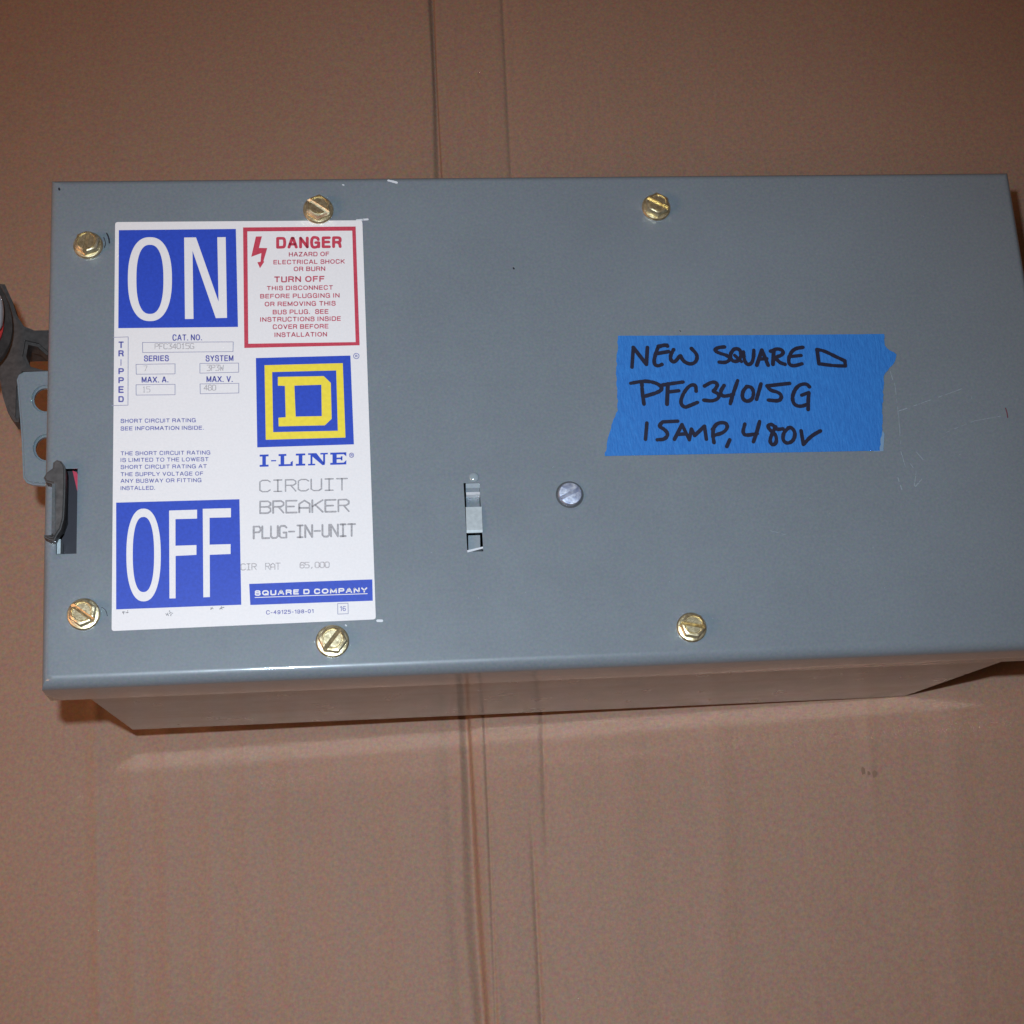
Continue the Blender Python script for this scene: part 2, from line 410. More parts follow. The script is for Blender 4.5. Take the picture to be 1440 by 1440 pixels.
s_ = cover.modifiers.new('thickness', 'SOLIDIFY'); s_.thickness = .0013; s_.offset = -1
wn = cover.modifiers.new('shading', 'WEIGHTED_NORMAL'); wn.keep_sharp = True; wn.weight = 100

# body: open tray with ends that slope inward, thin steel
bm = bmesh.new()
zt, zb = -.020, -DEPTH
yf, yb = -H+.0022, -.0022
sl = lambda z: (.0118+(.0246-.0118)*(z-zt)/(zb-zt), .4640+(XR-.4640)*(z-zt)/(zb-zt))
def tray(bm, inset):
    rows_ = []
    for z in (zt, -.05, -.09, zb+inset):
        x0, x1 = sl(z); rows_.append([bm.verts.new(c) for c in ((x0+inset, yf+inset, z), (x1-inset, yf+inset, z), (x1-inset, yb-inset, z), (x0+inset, yb-inset, z))])
    for r0, r1 in zip(rows_, rows_[1:]):
        for k in range(4): bm.faces.new((r0[k], r0[(k+1) % 4], r1[(k+1) % 4], r1[k]))
    bm.faces.new(rows_[-1]); return rows_[0]
o_ = tray(bm, 0); i_ = tray(bm, .0014)
for k in range(4): bm.faces.new((o_[k], o_[(k+1) % 4], i_[(k+1) % 4], i_[k]))
bmesh.ops.recalc_face_normals(bm, faces=bm.faces)
e = [e for e in bm.edges if all(abs(v.co.z-zb) < 1e-6 for v in e.verts) or
     (abs(e.verts[0].co.z-e.verts[1].co.z) > .01 and all(abs(v.co.y-yf) < 1e-6 or abs(v.co.y-yb) < 1e-6 for v in e.verts) and abs(e.verts[0].co.x-e.verts[1].co.x) > 1e-5)]
bmesh.ops.bevel(bm, geom=e, offset=.0009, segments=2, affect='EDGES')
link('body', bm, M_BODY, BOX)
# unseen plug-in base under the raised left end, enlarged to darken the gap
bm = bmesh.new(); Mi = M.inverted()
vs = box(bm, .05, .38, -.234, -.02, -DEPTH-.05, -DEPTH+.0002)
for v in vs:
    if v.co.z < -DEPTH-.01:
        d = Mi @ Vector((0, 0, 0)); n_ = Mi.to_3x3() @ Vector((0, 0, 1))
        v.co.z = d.z-(n_.x*(v.co.x-d.x))/n_.z
bmesh.ops.bevel(bm, geom=[e for e in bm.edges], offset=.002, segments=2, affect='EDGES')
link('plug_in_base', bm, M_INSIDE, BOX)

# moulded breaker seen down the lever slot, with its red flag
bm = bmesh.new()
vs = box(bm, sx0-.004, sx1+.03, sy0-.03, sy1+.03, -.05, -.012)
bmesh.ops.bevel(bm, geom=bm.edges[:], offset=.002, segments=2, affect='EDGES')
ins = link('breaker_block', bm, M_INSIDE, BOX)
bm = bmesh.new()
prism(bm, [P([(102, 662), (108, 664), (112, 676), (112, 700), (108, 688)], -.008)], -.008, -.0119)
link('trip_flag', bm, flat('flag_red', (.55, .05, .09), .4), ins)

# the dull lever that hooks out of the slot and over the rim
S2 = 8.47
lev = crop([(92, 350), (125, 292), (200, 235), (205, 170), (250, 135), (305, 152), (340, 200), (352, 260), (352, 420), (345, 640), (335, 830),
            (300, 960), (248, 1040), (222, 1098), (160, 1090), (95, 1055), (98, 1025), (182, 1040), (192, 900), (196, 420), (120, 402)], S2, 50, 630)
zl = .0065
bm = bmesh.new(); prism(bm, [P(lev, zl)], zl, -.0)
bmesh.ops.bevel(bm, geom=[e for e in bm.edges if all(abs(v.co.z-zl) < 1e-6 for v in e.verts) and len(e.link_faces) == 2 and abs(e.link_faces[0].normal.z-e.link_faces[1].normal.z) > .5], offset=.0008, segments=3, affect='EDGES')
lv = link('trip_lever', bm, M_LEVER, BOX)
bm = bmesh.new()
prism(bm, [P(crop([(235, 300), (345, 300), (340, 820), (300, 930), (250, 980)], S2, 50, 630), 0)], -.0002, -.0118)
link('lever_shank', bm, M_LEVER, lv)
bm = bmesh.new()
prism(bm, [P(crop([(198, 428), (232, 428), (230, 1000), (190, 1030)], S2, 50, 630), zl)], zl+.0004, zl-.0005)
link('lever_plate', bm, M_BODY, lv)
bm = bmesh.new()
box(bm, sx0+.0002, sx0+.0018, sy0+.0006, at(80, 757).y, -.009, -.0014)
link('slot_edge', bm, M_STRIP, BOX)

# strip latch woven through the cover
def clip_part(name, prof, mat, half=.92, dx=-.0003):
    """a bent strip: profile of (photo y, height) along the slot"""
    bm = bmesh.new(); th = .0007; rows_ = []
    for py, z in prof:
        xc = 654.5+22*.5+(py-676)*.034
        y = at(664, py, 0).y; hw = (cx1-cx0)/2*half; c = (at(xc, py, 0).x)+dx
        rows_.append([bm.verts.new(v) for v in ((c-hw, y, z), (c+hw, y, z), (c+hw, y, z-th), (c-hw, y, z-th))])
    for a, b in zip(rows_, rows_[1:]):
        for k in range(4): bm.faces.new((a[k], a[(k+1) % 4], b[(k+1) % 4], b[k]))
    bm.faces.new(rows_[0]); bm.faces.new(rows_[-1])
    bmesh.ops.recalc_face_normals(bm, faces=bm.faces)
    return link(name, bm, mat, BOX)
clip_part('latch_ramp', [(679, -.0006), (685, -.0012), (690.5, -.0022)], M_LID, .86)
clip_part('latch_ridge', [(690.6, -.0022), (692, .0000), (696, .0003), (698, -.0022)], M_EDGE, .86)
clip_part('latch_web', [(698.2, -.0024), (711.5, -.0020)], M_LID, .84)
clip_part('latch_plate', [(711.8, -.0018), (714, .0012), (747, .0018), (750.3, .0013)], M_STRIP, 1.0)
clip_part('latch_foot', [(751, -.0022), (772, -.0030)], M_LID, .74)
bm = bmesh.new()
prism(bm, [P([(657, 774.0), (679, 768.8), (679.5, 771.3), (657.5, 777)], .0004)], .0006, -.003)
link('latch_end', bm, M_EDGE, BOX)
bm = bmesh.new()
r = bmesh.ops.create_uvsphere(bm, u_segments=20, v_segments=10, radius=.0024)
bmesh.ops.transform(bm, matrix=Matrix.Diagonal((1, 1, .42, 1)), verts=bm.verts)
p = at(666.5, 671, 0); link('dimple', bm, enamel('enamel_highlight', (.25, .31, .34), .12), BOX, True, (p.x, p.y, -.0001))  # enamel lightened so its colour carries the dimple's highlight

# screws
def cut_slot(bm_head, half, z0, z1, length):
    a = bpy.data.meshes.new('a'); bm_head.to_mesh(a); bm_head.free()
    c = bmesh.new()
    prof = [(-half, z0), (half, z0+half*1.1), (half, z1), (-half, z1)]
    va = [[c.verts.new((x, y, z)) for y, z in prof] for x in (-length, length)]
    for k in range(4): c.faces.new((va[0][k], va[0][(k+1) % 4], va[1][(k+1) % 4], va[1][k]))
    c.faces.new(va[0]); c.faces.new(va[1]); bmesh.ops.recalc_face_normals(c, faces=c.faces); b = bpy.data.meshes.new('b'); c.to_mesh(b); c.free()
    oa = bpy.data.objects.new('a', a); ob = bpy.data.objects.new('b', b); COL.objects.link(oa); COL.objects.link(ob)
    md = oa.modifiers.new('x', 'BOOLEAN'); md.object = ob; md.operation = 'DIFFERENCE'; md.solver = 'EXACT'
    me = bpy.data.meshes.new_from_object(oa.evaluated_get(bpy.context.evaluated_depsgraph_get()))
    bpy.data.objects.remove(oa); bpy.data.objects.remove(ob); return me
def rings(bm, spec, n=48, ang=0.0):
    """stacked rings: (radius, z, hexness); hexness 1 is a hexagon of that corner radius"""
    rr = []
    for r_, z, hx in spec:
        ring_ = []
        for k in range(n):
            t = 2*math.pi*k/n; hexr = r_*math.cos(math.pi/6)/math.cos((t % (math.pi/3))-math.pi/6)
            q = hexr*hx+r_*(1-hx); ring_.append(bm.verts.new((q*math.cos(t), q*math.sin(t), z)))
        rr.append(ring_)
    for a, b in zip(rr, rr[1:]):
        for k in range(n): bm.faces.new((a[k], a[(k+1) % n], b[(k+1) % n], b[k]))
    bm.faces.new(list(reversed(rr[0]))); bm.faces.new(rr[-1])
    bmesh.ops.recalc_face_normals(bm, faces=bm.faces)
R0 = .0072
bm = bmesh.new(); rings(bm, [(R0*.86, .0004, 1), (R0*.86, .0044, 1), (R0*.80, .0051, .9), (R0*.64, .0053, .1), (R0*.60, .0046, 0), (R0*.56, .0046, 0), (R0*.52, .0051, 0)])
HEX = cut_slot(bm, R0*.13, .0030, .02, R0*1.2); HEX.name = 'hex_screw'; HEX.materials.clear(); HEX.materials.append(M_ZINC)
bm = bmesh.new(); rings(bm, [(R0*1.0, 0, 0), (R0*1.0, .0006, 0), (R0*.93, .0013, 0), (R0*.84, .0015, 0)])
FLG = bpy.data.meshes.new('screw_flange'); bm.to_mesh(FLG); bm.free(); FLG.materials.append(M_ZINC)
for me in (HEX, FLG):
    me.polygons.foreach_set('use_smooth', [True]*len(me.polygons)); me.set_sharp_from_angle(angle=math.radians(28))
for px, py, rad, deg, off in ((123, 341, 21, 80, 8), (447.5, 291, 21.5, -36, 30), (924, 287.5, 20, 150, 0), (116.5, 861, 23.5, -38, -10),
                              (467.5, 899, 23.5, 52, 24), (974, 879.5, 21, 168, 40)):
    p = at(px, py+1.0, .003); s = (at(px+rad, py, 0)-at(px, py, 0)).length/R0
    o = bpy.data.objects.new('hex_screw', HEX); COL.objects.link(o); o.parent = BOX
    o.location = (p.x, p.y, 0.0002); o.rotation_euler = (random.uniform(-.03, .03), random.uniform(-.03, .03), math.radians(deg)); o.scale = (s, s, 1)
    f = bpy.data.objects.new('screw_flange', FLG); COL.objects.link(f); f.parent = o
# silver slotted round screw in a countersunk ring
R1 = (at(820, 695)-at(801, 695)).length
bm = bmesh.new(); rings(bm, [(R1*.86, .0, 0), (R1*.88, .0012, 0), (R1*.80, .0019, 0), (R1*.4, .0021, 0)])
me = cut_slot(bm, R1*.15, .0002, .02, R1*1.2); me.name = 'slotted_screw'; me.materials.clear(); me.materials.append(M_STEEL)
me.polygons.foreach_set('use_smooth', [True]*len(me.polygons)); me.set_sharp_from_angle(angle=math.radians(28))
p = at(801.5, 695, .001); o = bpy.data.objects.new('slotted_screw', me); COL.objects.link(o); o.parent = BOX
o.location = (p.x, p.y, .0002); o.rotation_euler = (0, 0, math.radians(26))
bm = bmesh.new(); sheet(bm, [[(p.x+R1*1.12*math.cos(t), p.y+R1*1.12*math.sin(t)) for t in [k*math.pi/24 for k in range(48)]]], .00008)
link('recess_shade_disc', bm, flat('recess_shade_paint', (.05, .055, .06), .5), BOX)  # flat dark disc whose colour stands in for the shade around the head
ar = [(p.x+R1*1.08*math.cos(t), p.y+R1*1.08*math.sin(t)) for t in [2*math.pi*k/40 for k in range(40)]]
bm = bmesh.new(); stroke(bm, ar, R1*.10, .0003, 0, True, False); 
link('screw_rim', bm, M_LID, BOX)

# side bracket with two holes, under the rim at the left
zbk = -.032
pl = [(24, 540), (23, 533), (26, 526), (33, 522), (95, 520), (95, 684), (46, 681), (37, 678), (32, 671), (30, 620)]
holes = [ellipse(64, 561, 16.5, 16.5, 32), ellipse(65.5, 630, 16, 16.5, 32)]
bm = bmesh.new(); prism(bm, [P(pl, zbk)]+[P(h, zbk) for h in holes], zbk, zbk-.003)
bmesh.ops.bevel(bm, geom=[e for e in bm.edges if all(abs(v.co.z-zbk) < 1e-6 for v in e.verts) and len(e.link_faces) == 2 and abs(e.link_faces[0].normal.z-e.link_faces[1].normal.z) > .5], offset=.0011, segments=3, affect='EDGES')
link('side_bracket', bm, enamel('bracket_enamel', (.155, .205, .235), .33), BOX)

# operating handle: dark casting with a tilted red-rimmed disc
zh = -.046
arm = [(-25, 395), (6, 398), (16, 420), (23, 442), (33, 457), (50, 464), (100, 474), (100, 530), (60, 524), (34, 524), (27, 545), (26, 592), (20, 592), (10, 578), (3, 556), (-3, 520), (-25, 500)]
hole = [(38, 484), (50, 483), (61, 494), (100, 505), (100, 520), (60, 518), (42, 514), (36, 500)]
arm = [(-25, 395), (6, 398), (16, 420), (23, 442), (33, 457), (50, 464), (92, 474), (92, 502), (64, 497), (52, 486), (39, 483), (36, 500), (42, 514), (60, 519), (92, 521), (92, 530), (60, 526), (34, 526), (27, 545), (26, 592), (20, 592), (10, 578), (3, 556), (-3, 520), (-25, 500)]
bm = bmesh.new(); prism(bm, [P(arm, zh)], zh, zh-.012)
bmesh.ops.bevel(bm, geom=[e for e in bm.edges if all(abs(v.co.z-zh) < 1e-6 for v in e.verts) and len(e.link_faces) == 2 and abs(e.link_faces[0].normal.z-e.link_faces[1].normal.z) > .5], offset=.0015, segments=2, affect='EDGES')
HND = link('operating_handle', bm, M_DARK, BOX)
c = at(-52, 438, -.014)
RT = Matrix.Translation(c) @ Matrix.Rotation(math.radians(48), 4, 'Y')
rad = (at(0, 440, -.014)-at(0, 360, -.014)).length
for nm, spec, mt in (('handle_disc', [(rad, -.007, 0), (rad*1.0, -.001, 0), (rad*.93, .001, 0), (rad*.80, .0004, 0)], M_DARK),
                     ('red_rim', [(rad*.75, -.002, 0), (rad*.75, .0016, 0), (rad*.71, .0030, 0), (rad*.64, .0026, 0)], M_RED)):
    bm = bmesh.new(); rings(bm, spec); bmesh.ops.transform(bm, matrix=RT, verts=bm.verts)
    o = link(nm, bm, mt, HND, True); o.data.set_sharp_from_angle(angle=math.radians(40))
bm = bmesh.new(); q = at(-3, 439, -.018); e_ = at(5, 439, -.018)-q; g_ = at(-2, 414, -.018)-q
bmesh.ops.create_uvsphere(bm, u_segments=32, v_segments=16, radius=1)
bmesh.ops.transform(bm, matrix=Matrix.Translation(q) @ Matrix.Diagonal((e_.length, g_.length, .006, 1)), verts=bm.verts)
link('metal_boss', bm, flat('boss_highlight_pale', (.72, .72, .76), .22, .35), HND, True)  # boss shaped and coloured pale to carry the metal's bright highlight
bm = bmesh.new(); q = at(30, 480, -.058)
box(bm, q.x-.008, .012, q.y-.004, q.y+.006, -.075, -.0585)
link('handle_pivot', bm, M_DARK, HND)

# ------------------------------------------------------------------ printed sticker
ZS = .00016
corn = [(162, 312.5), (509.5, 310), (528.5, 871), (157, 887.5)]
def rounded(pts, r=3, n=4):
    out = []
    for i, p in enumerate(pts):
        a, b = Vector(pts[i-1]), Vector(pts[(i+1) % len(pts)]); p = Vector(p)
        s, e_ = p+(a-p).normalized()*r, p+(b-p).normalized()*r
        for k in range(n+1):
            t = k/n; out.append(tuple(s*(1-t)**2+p*2*t*(1-t)+e_*t*t))
    return out
bm = bmesh.new(); prism(bm, [P(rounded(corn, 4))], ZS, 0.00002)
ST = link('instruction_sticker', bm, M_PAPER, BOX)
ST['label'] = 'white printed instruction sticker with blue ON and OFF panels'
def flatpart(name, loops, z, mat, parent=ST):
    bm = bmesh.new(); sheet(bm, [P(l) for l in loops], z); return link(name, bm, mat, parent)
Z1, Z2 = ZS+.00006, ZS+.00012
flatpart('on_panel', [[(167.2, 323.9), (331.7, 322.2), (334.7, 460), (166.4, 461.8)]], Z1, M_BLUE)
flatpart('off_panel', [[(163.4, 707), (336.7, 702.2), (339.3, 850.6), (163.4, 857.2)]], Z1, M_BLUE)
bm = bmesh.new()
sheet(bm, [P(ellipse(210.9, 392.9, 31, 59, 72, 2.35)), P(ellipse(210.9, 393.2, 19, 48.6, 72, 2.45))], Z2)
sheet(bm, [P([(259, 334.4), (275.7, 334.2), (307.4, 424.5), (305.6, 334), (317.4, 333.8), (319.3, 447.3), (303.5, 447.7), (270.8, 353), (272.2, 448.8), (260.2, 449)])], Z2)
link('on_letters', bm, M_PAPER, ST)
bm = bmesh.new()
sheet(bm, [P(ellipse(202, 780.7, 24.2, 65.2, 72, 2.3)), P(ellipse(201.8, 780, 15, 52.8, 72, 2.4))], Z2)
sheet(bm, [P([(237.9, 718.2), (277.2, 717), (277.2, 729.5), (246.8, 730.3), (246.8, 767.7), (276.3, 766.7), (276.3, 780.5), (247, 782), (247, 841.6), (238.4, 841.8)])], Z2)
sheet(bm, [P([(285.2, 715.8), (324.8, 714.8), (324.8, 727.7), (294.8, 728.4), (294.8, 766.2), (324.3, 765.4), (324.3, 779.3), (295, 780.4), (295.2, 839.8), (286, 840.2)])], Z2)
link('off_letters', bm, M_PAPER, ST)
flatpart('danger_frame', [[(341.8, 320.1), (500.1, 318.8), (505.7, 485.8), (343.6, 489.6)], [(347.8, 325.7), (495.3, 324.7), (500.1, 481.3), (349.2, 483.6)]], Z1, M_PRED)
c7 = lambda pts: crop(pts, 7.2, 330, 300)
flatpart('lightning_bolt', [c7([(215, 237), (276, 235), (246, 352), (330, 354), (292, 485), (300, 492), (256, 557), (230, 497), (262, 492), (270, 405), (168, 442)])], Z1, M_PRED)
bm = bmesh.new()
def T7(s, x0, x1, y0, y1, b=0.004, off=(7.2, 330, 300), sl=-.012, dst=None, z=Z1):
    text(dst if dst is not None else bm, s, x0/off[0]+off[1], x1/off[0]+off[1], y0/off[0]+off[2], y1/off[0]+off[2], z, b, sl)
T7('DANGER', 420, 1085, 240, 362, .035)
link('danger_heading', bm, M_PRED, ST); bm = bmesh.new()
T7('HAZARD OF', 548, 958, 394, 441, .014); T7('ELECTRICAL SHOCK', 392, 1115, 474, 520, .014); T7('OR BURN', 597, 917, 542, 589, .014)
T7('TURN OFF', 400, 910, 640, 702, .02); T7('THIS DISCONNECT', 325, 995, 737, 783, .014); T7('BEFORE PLUGGING IN', 258, 1062, 818, 865, .014)
T7('OR REMOVING THIS', 303, 1022, 897, 945, .014); T7('BUS PLUG.  SEE', 385, 950, 978, 1026, .014); T7('INSTRUCTIONS INSIDE', 258, 1075, 1053, 1101, .014)
T7('COVER BEFORE', 385, 950, 1127, 1175, .014); T7('INSTALLATION', 403, 935, 1208, 1256, .014)
link('danger_text', bm, M_INKR, ST)
# blue small print and its boxes
o3 = (6.0, 150, 460); bm = bmesh.new()
for s, x0, x1, y0, y1, b in (('CAT. NO.', 555, 805, 64, 116, .02), ('SERIES', 315, 525, 241, 291, .02), ('SYSTEM', 835, 1070, 240, 291, .02),
                             ('MAX. A.', 295, 522, 420, 471, .02), ('MAX. V.', 842, 1065, 415, 467, .02),
                             ('SHORT CIRCUIT RATING', 118, 752, 776, 810, .008), ('SEE INFORMATION INSIDE.', 118, 820, 840, 874, .008),
                             ('THE SHORT CIRCUIT RATING', 118, 875, 1050, 1084, .006), ('IS LIMITED TO THE LOWEST', 118, 860, 1106, 1140, .006),
                             ('SHORT CIRCUIT RATING AT', 118, 845, 1165, 1199, .006), ('THE SUPPLY VOLTAGE OF', 118, 815, 1226, 1260, .006),
                             ('ANY BUSWAY OR FITTING', 118, 800, 1282, 1316, .006), ('INSTALLED.', 118, 408, 1343, 1377, .006)):
    T7(s, x0, x1, y0, y1, b, o3, -.010)
for ch, y0, y1 in (('T', 122, 180), ('R', 196, 250), ('I', 272, 328), ('P', 347, 400), ('P', 423, 476), ('E', 499, 558), ('D', 583, 635)):
    hw = 4 if ch == 'I' else 23
    T7(ch, 122-hw, 122+hw, y0, y1, .02, o3, 0)
link('blue_small_print', bm, M_INKB, ST)
bm = bmesh.new()
def frame(pts, s, ox, oy, wd=.00032, open_=False):
    stroke(bm, P(crop(pts, s, ox, oy)), wd, Z1, 0, not open_, False)
frame([(303, 131), (1068, 126), (1066, 208), (304, 216)], *o3); frame([(248, 316), (577, 311), (577, 396), (250, 399)], *o3)
frame([(787, 308), (1113, 305), (1114, 382), (787, 390)], *o3); frame([(248, 488), (577, 484), (577, 572), (249, 575)], *o3)
frame([(788, 481), (1115, 476), (1115, 557), (790, 564)], *o3); frame([(55, 88), (182, 84), (180, 660), (45, 664)], *o3, open_=True)
frame([(907, 1183), (998, 1180), (1000, 1272), (908, 1276)], 6.262, 330, 660)
link('ruled_boxes', bm, flat('rule_line', (.30, .30, .42), .5), ST)
# square emblem
flatpart('emblem_panel', [[(359.8, 503.7), (492.7, 500.2), (497.7, 625.1), (361.8, 629.4)]], Z1, M_BLUE)
flatpart('emblem_frame', [[(372, 513.9), (482, 511), (485.8, 615.6), (373.8, 618.7)], [(382.7, 523.5), (472.8, 521.2), (475.1, 606), (384.2, 608)]], Z2, M_YEL)
flatpart('emblem_letter', [[(390.8, 530.3), (455.2, 529.2), (465.2, 538.8), (466.4, 589.2), (456.8, 598.4), (391.9, 599.9), (391.6, 587.7), (401.8, 587), (400.6, 543), (390.8, 542.6)],
                           [(414, 542.6), (451.9, 541.4), (452.5, 585.4), (415.8, 586.1)]], Z2, M_YEL)
bm = bmesh.new()
# slab lettering I-LINE, each glyph drawn from bars
o4 = (6.5476, 330, 480)
def gl(polys, x0, x1, slope=-.028):
    for pl_ in polys:
        pts = []
        for u_, v_ in pl_:
            x = x0+(x1-x0)*u_; pts.append((x, 1157-112*v_+slope*(x-228)))
        sheet(bm, [P(crop(pts, *o4))], Z1)
bar = lambda a, b, c, d: [(a, b), (c, b), (c, d), (a, d)]
I_ = [bar(0, 0, 1, .16), bar(0, .84, 1, 1), bar(.3, .16, .7, .84)]
gl(I_, 230, 312); gl([bar(0, .42, 1, .52)], 335, 382)
gl([bar(0, 0, .86, .16), bar(0, .84, .55, 1), bar(.14, .16, .4, .84), [(.86, 0), (1, 0), (1, .42), (.84, .3)]], 404, 535)
gl(I_, 563, 650)
gl([bar(0, 0, .36, .13), bar(0, .87, .26, 1), bar(.12, .13, .22, .87), [(.22, 1), (.42, 1), (.84, .1), (.84, 0), (.72, 0), (.22, .72)], bar(.76, .1, .86, .87), bar(.62, .87, 1, 1)], 676, 858)
gl([bar(0, 0, .9, .16), bar(0, .84, .9, 1), bar(.14, .16, .4, .84), bar(.4, .44, .72, .58), [(.9, 0), (1, 0), (1, .36), (.84, .16)], [(.9, 1), (1, 1), (1, .66), (.84, .84)], bar(.66, .34, .76, .68)], 880, 1028)
link('slab_lettering', bm, M_BLUE, ST)
bm = bmesh.new()
for cx, cy, r_ in ((1120, 137, 25), (1076, 1050, 20)):
    stroke(bm, P(crop(ellipse(cx, cy, r_, r_, 20), *o4)), .0003, Z1, 0, True, False)
    T7('R', cx-9, cx+10, cy-12, cy+12, .02, o4, 0)
link('registered_marks', bm, M_INKB, ST)
# grey dot-matrix stamping: small strokes on a 5 x 7 grid
DM = {'C': [[(4, 6), (3, 7), (1, 7), (0, 6), (0, 1), (1, 0), (3, 0), (4, 1)]], 'I': [[(.5, 7), (3.5, 7)], [(2, 7), (2, 0)], [(.5, 0), (3.5, 0)]],
      'R': [[(0, 0), (0, 7), (3, 7), (4, 6), (4, 4.6), (3, 3.6), (0, 3.6)], [(2, 3.6), (4, 0)]], 'U': [[(0, 7), (0, 1), (1, 0), (3, 0), (4, 1), (4, 7)]],
      'T': [[(0, 7), (4, 7)], [(2, 7), (2, 0)]], 'B': [[(0, 0), (0, 7), (3, 7), (4, 6), (4, 4.6), (3, 3.7), (0, 3.7)], [(3, 3.7), (4, 2.7), (4, 1), (3, 0), (0, 0)]],
      'E': [[(4, 7), (0, 7), (0, 0), (4, 0)], [(0, 3.6), (3, 3.6)]], 'A': [[(0, 0), (0, 5), (2, 7), (4, 5), (4, 0)], [(0, 2.6), (4, 2.6)]],
      'K': [[(0, 7), (0, 0)], [(4, 7), (0, 3.3)], [(1.2, 4.2), (4, 0)]], 'P': [[(0, 0), (0, 7), (3, 7), (4, 6), (4, 4.6), (3, 3.6), (0, 3.6)]],
      'L': [[(0, 7), (0, 0), (4, 0)]], 'G': [[(4, 6), (3, 7), (1, 7), (0, 6), (0, 1), (1, 0), (4, 0), (4, 3), (2.4, 3)]], '-': [[(.4, 3.5), (3.6, 3.5)]],
      'N': [[(0, 0), (0, 7), (4, 0), (4, 7)]], '6': [[(4, 6), (3, 7), (1, 7), (0, 5), (0, 1), (1, 0), (3, 0), (4, 1), (4, 3), (3, 4), (0, 3.6)]],
      '5': [[(4, 7), (0, 7), (0, 4), (3, 4), (4, 3), (4, 1), (3, 0), (0, 0)]], ',': [[(2, .8), (1.4, -.8)]], '0': [[(1, 0), (0, 1), (0, 6), (1, 7), (3, 7), (4, 6), (4, 1), (3, 0), (1, 0)]],
      'F': [[(4, 7), (0, 7), (0, 0)], [(0, 3.6), (3, 3.6)]], '3': [[(0, 7), (4, 7), (2, 4), (4, 2.6), (4, 1), (3, 0), (0, 0)]], '4': [[(3, 0), (3, 7), (0, 2), (4, 2)]],
      '1': [[(1, 5.6), (2, 7), (2, 0)], [(1, 0), (3, 0)]], '7': [[(0, 7), (4, 7), (1.6, 0)]], 'W': [[(0, 7), (.6, 0), (2, 4), (3.4, 0), (4, 7)]], '8': [[(1, 3.7), (0, 5), (0, 6), (1, 7), (3, 7), (4, 6), (4, 5), (3, 3.7), (1, 3.7), (0, 2.6), (0, 1), (1, 0), (3, 0), (4, 1), (4, 2.6), (3, 3.7)]], ' ': []}
def stamp(s, x0, x1, yb, h, slope, off, wd):
    n = len(s); adv = (x1-x0)/(n-.2)
    for i, ch in enumerate(s):
        for ln in DM[ch]:
            pts = [(x0+adv*i+adv*.8*a/4, yb-h*b/7+slope*(adv*i+adv*.8*a/4)) for a, b in ln]
            stroke(bm, P(crop(pts, *off)), wd, Z1, .12, False, False)
o5 = (6.262, 330, 660); bm = bmesh.new()
stamp('CIRCUIT', 222, 990, 199, 100, -.022, o5, .00066); stamp('BREAKER', 224, 1005, 388, 104, -.022, o5, .00082); stamp('PLUG-IN-UNIT', 168, 1060, 610, 104, -.026, o5, .00088)
link('stamped_title', bm, M_GREY, ST); bm = bmesh.new()
stamp('CIR', 56, 190, 888, 54, -.02, o5, .00042); stamp('RAT', 272, 400, 883, 54, -.02, o5, .00042); stamp('65,000', 576, 832, 870, 48, -.02, o5, .00046)
stamp('PFC34015G', 408, 735, 186, 44, -.01, o3, .0004); stamp('7', 312, 342, 372, 44, -.01, o3, .0003); stamp('3P3W', 848, 985, 368, 46, -.01, o3, .0004)
stamp('15', 302, 366, 550, 46, -.01, o3, .0003); stamp('480', 822, 920, 535, 44, -.01, o3, .0004)
link('stamped_values', bm, M_FAINT, ST)
flatpart('company_bar', [crop([(128, 1010), (1212, 970), (1216, 1158), (138, 1196)], *o5)], Z1, M_BLUE)
bm = bmesh.new()
T7('SQUARE D COMPANY', 177, 1168, 1068, 1114, .03, o5, -.028, z=Z2)
stroke(bm, P(crop([(180, 1130), (1168, 1096)], *o5)), .00035, Z2)
link('company_name', bm, M_PAPER, ST); bm = bmesh.new()
T7('C-49125-198-01', 277, 695, 1244, 1279, .006, o5, -.03); T7('16', 925, 980, 1206, 1250, -.006, o5, -.02)
link('form_number', bm, M_INKB, ST)
bm = bmesh.new()
for px, py, r_ in ((174, 862, 2), (179, 861, 2.2), (235, 864, 1.6), (239, 861, 2.4), (241, 864, 2), (298, 855, 1.8), (311, 855, 2), (313, 853, 1.4)):
    for k in range(3):
        stroke(bm, P([(px+random.uniform(-2, 2), py+random.uniform(-2.5, 2.5)), (px+random.uniform(-2, 2), py+random.uniform(-2.5, 2.5))]), .0003, Z2+.00003*k/3)
link('smudges', bm, flat('smudge', (.25, .24, .25), .6), ST)

# ------------------------------------------------------------------ scratches and nicks in the paint
bm = bmesh.new(); zz = .00006
for pts, wd in (([(1252, 522), (1259, 545), (1262, 572), (1265, 600), (1267, 635), (1273, 656)], .00045), ([(1264, 578), (1290, 569), (1330, 555), (1352, 547)], .0005),
                ([(1320, 613), (1342, 603), (1370, 592), (1408, 585)], .00042), ([(1287, 684), (1297, 673)], .0008), ([(1280, 652), (1288, 663), (1286, 684)], .0006),
                ([(1289, 636), (1298, 647)], .0008), ([(1256, 708), (1261, 696)], .0006), ([(1263, 672), (1268, 688)], .0010), ([(1078, 745), (1105, 752)], .0003)):
    for (xa, ya), (xb, yb_) in zip(pts, pts[1:]):
        n = max(1, int(math.hypot(xb-xa, yb_-ya)/5))
        for k in range(n):
            if random.random() < .22: continue
            f0, f1 = k/n, (k+random.uniform(.7, 1.1))/n; j = random.uniform(-.4, .4)
            stroke(bm, P([(xa+(xb-xa)*f0+j, ya+(yb_-ya)*f0), (xa+(xb-xa)*f1+j, ya+(yb_-ya)*f1)]), wd*random.uniform(.35, .95), zz)
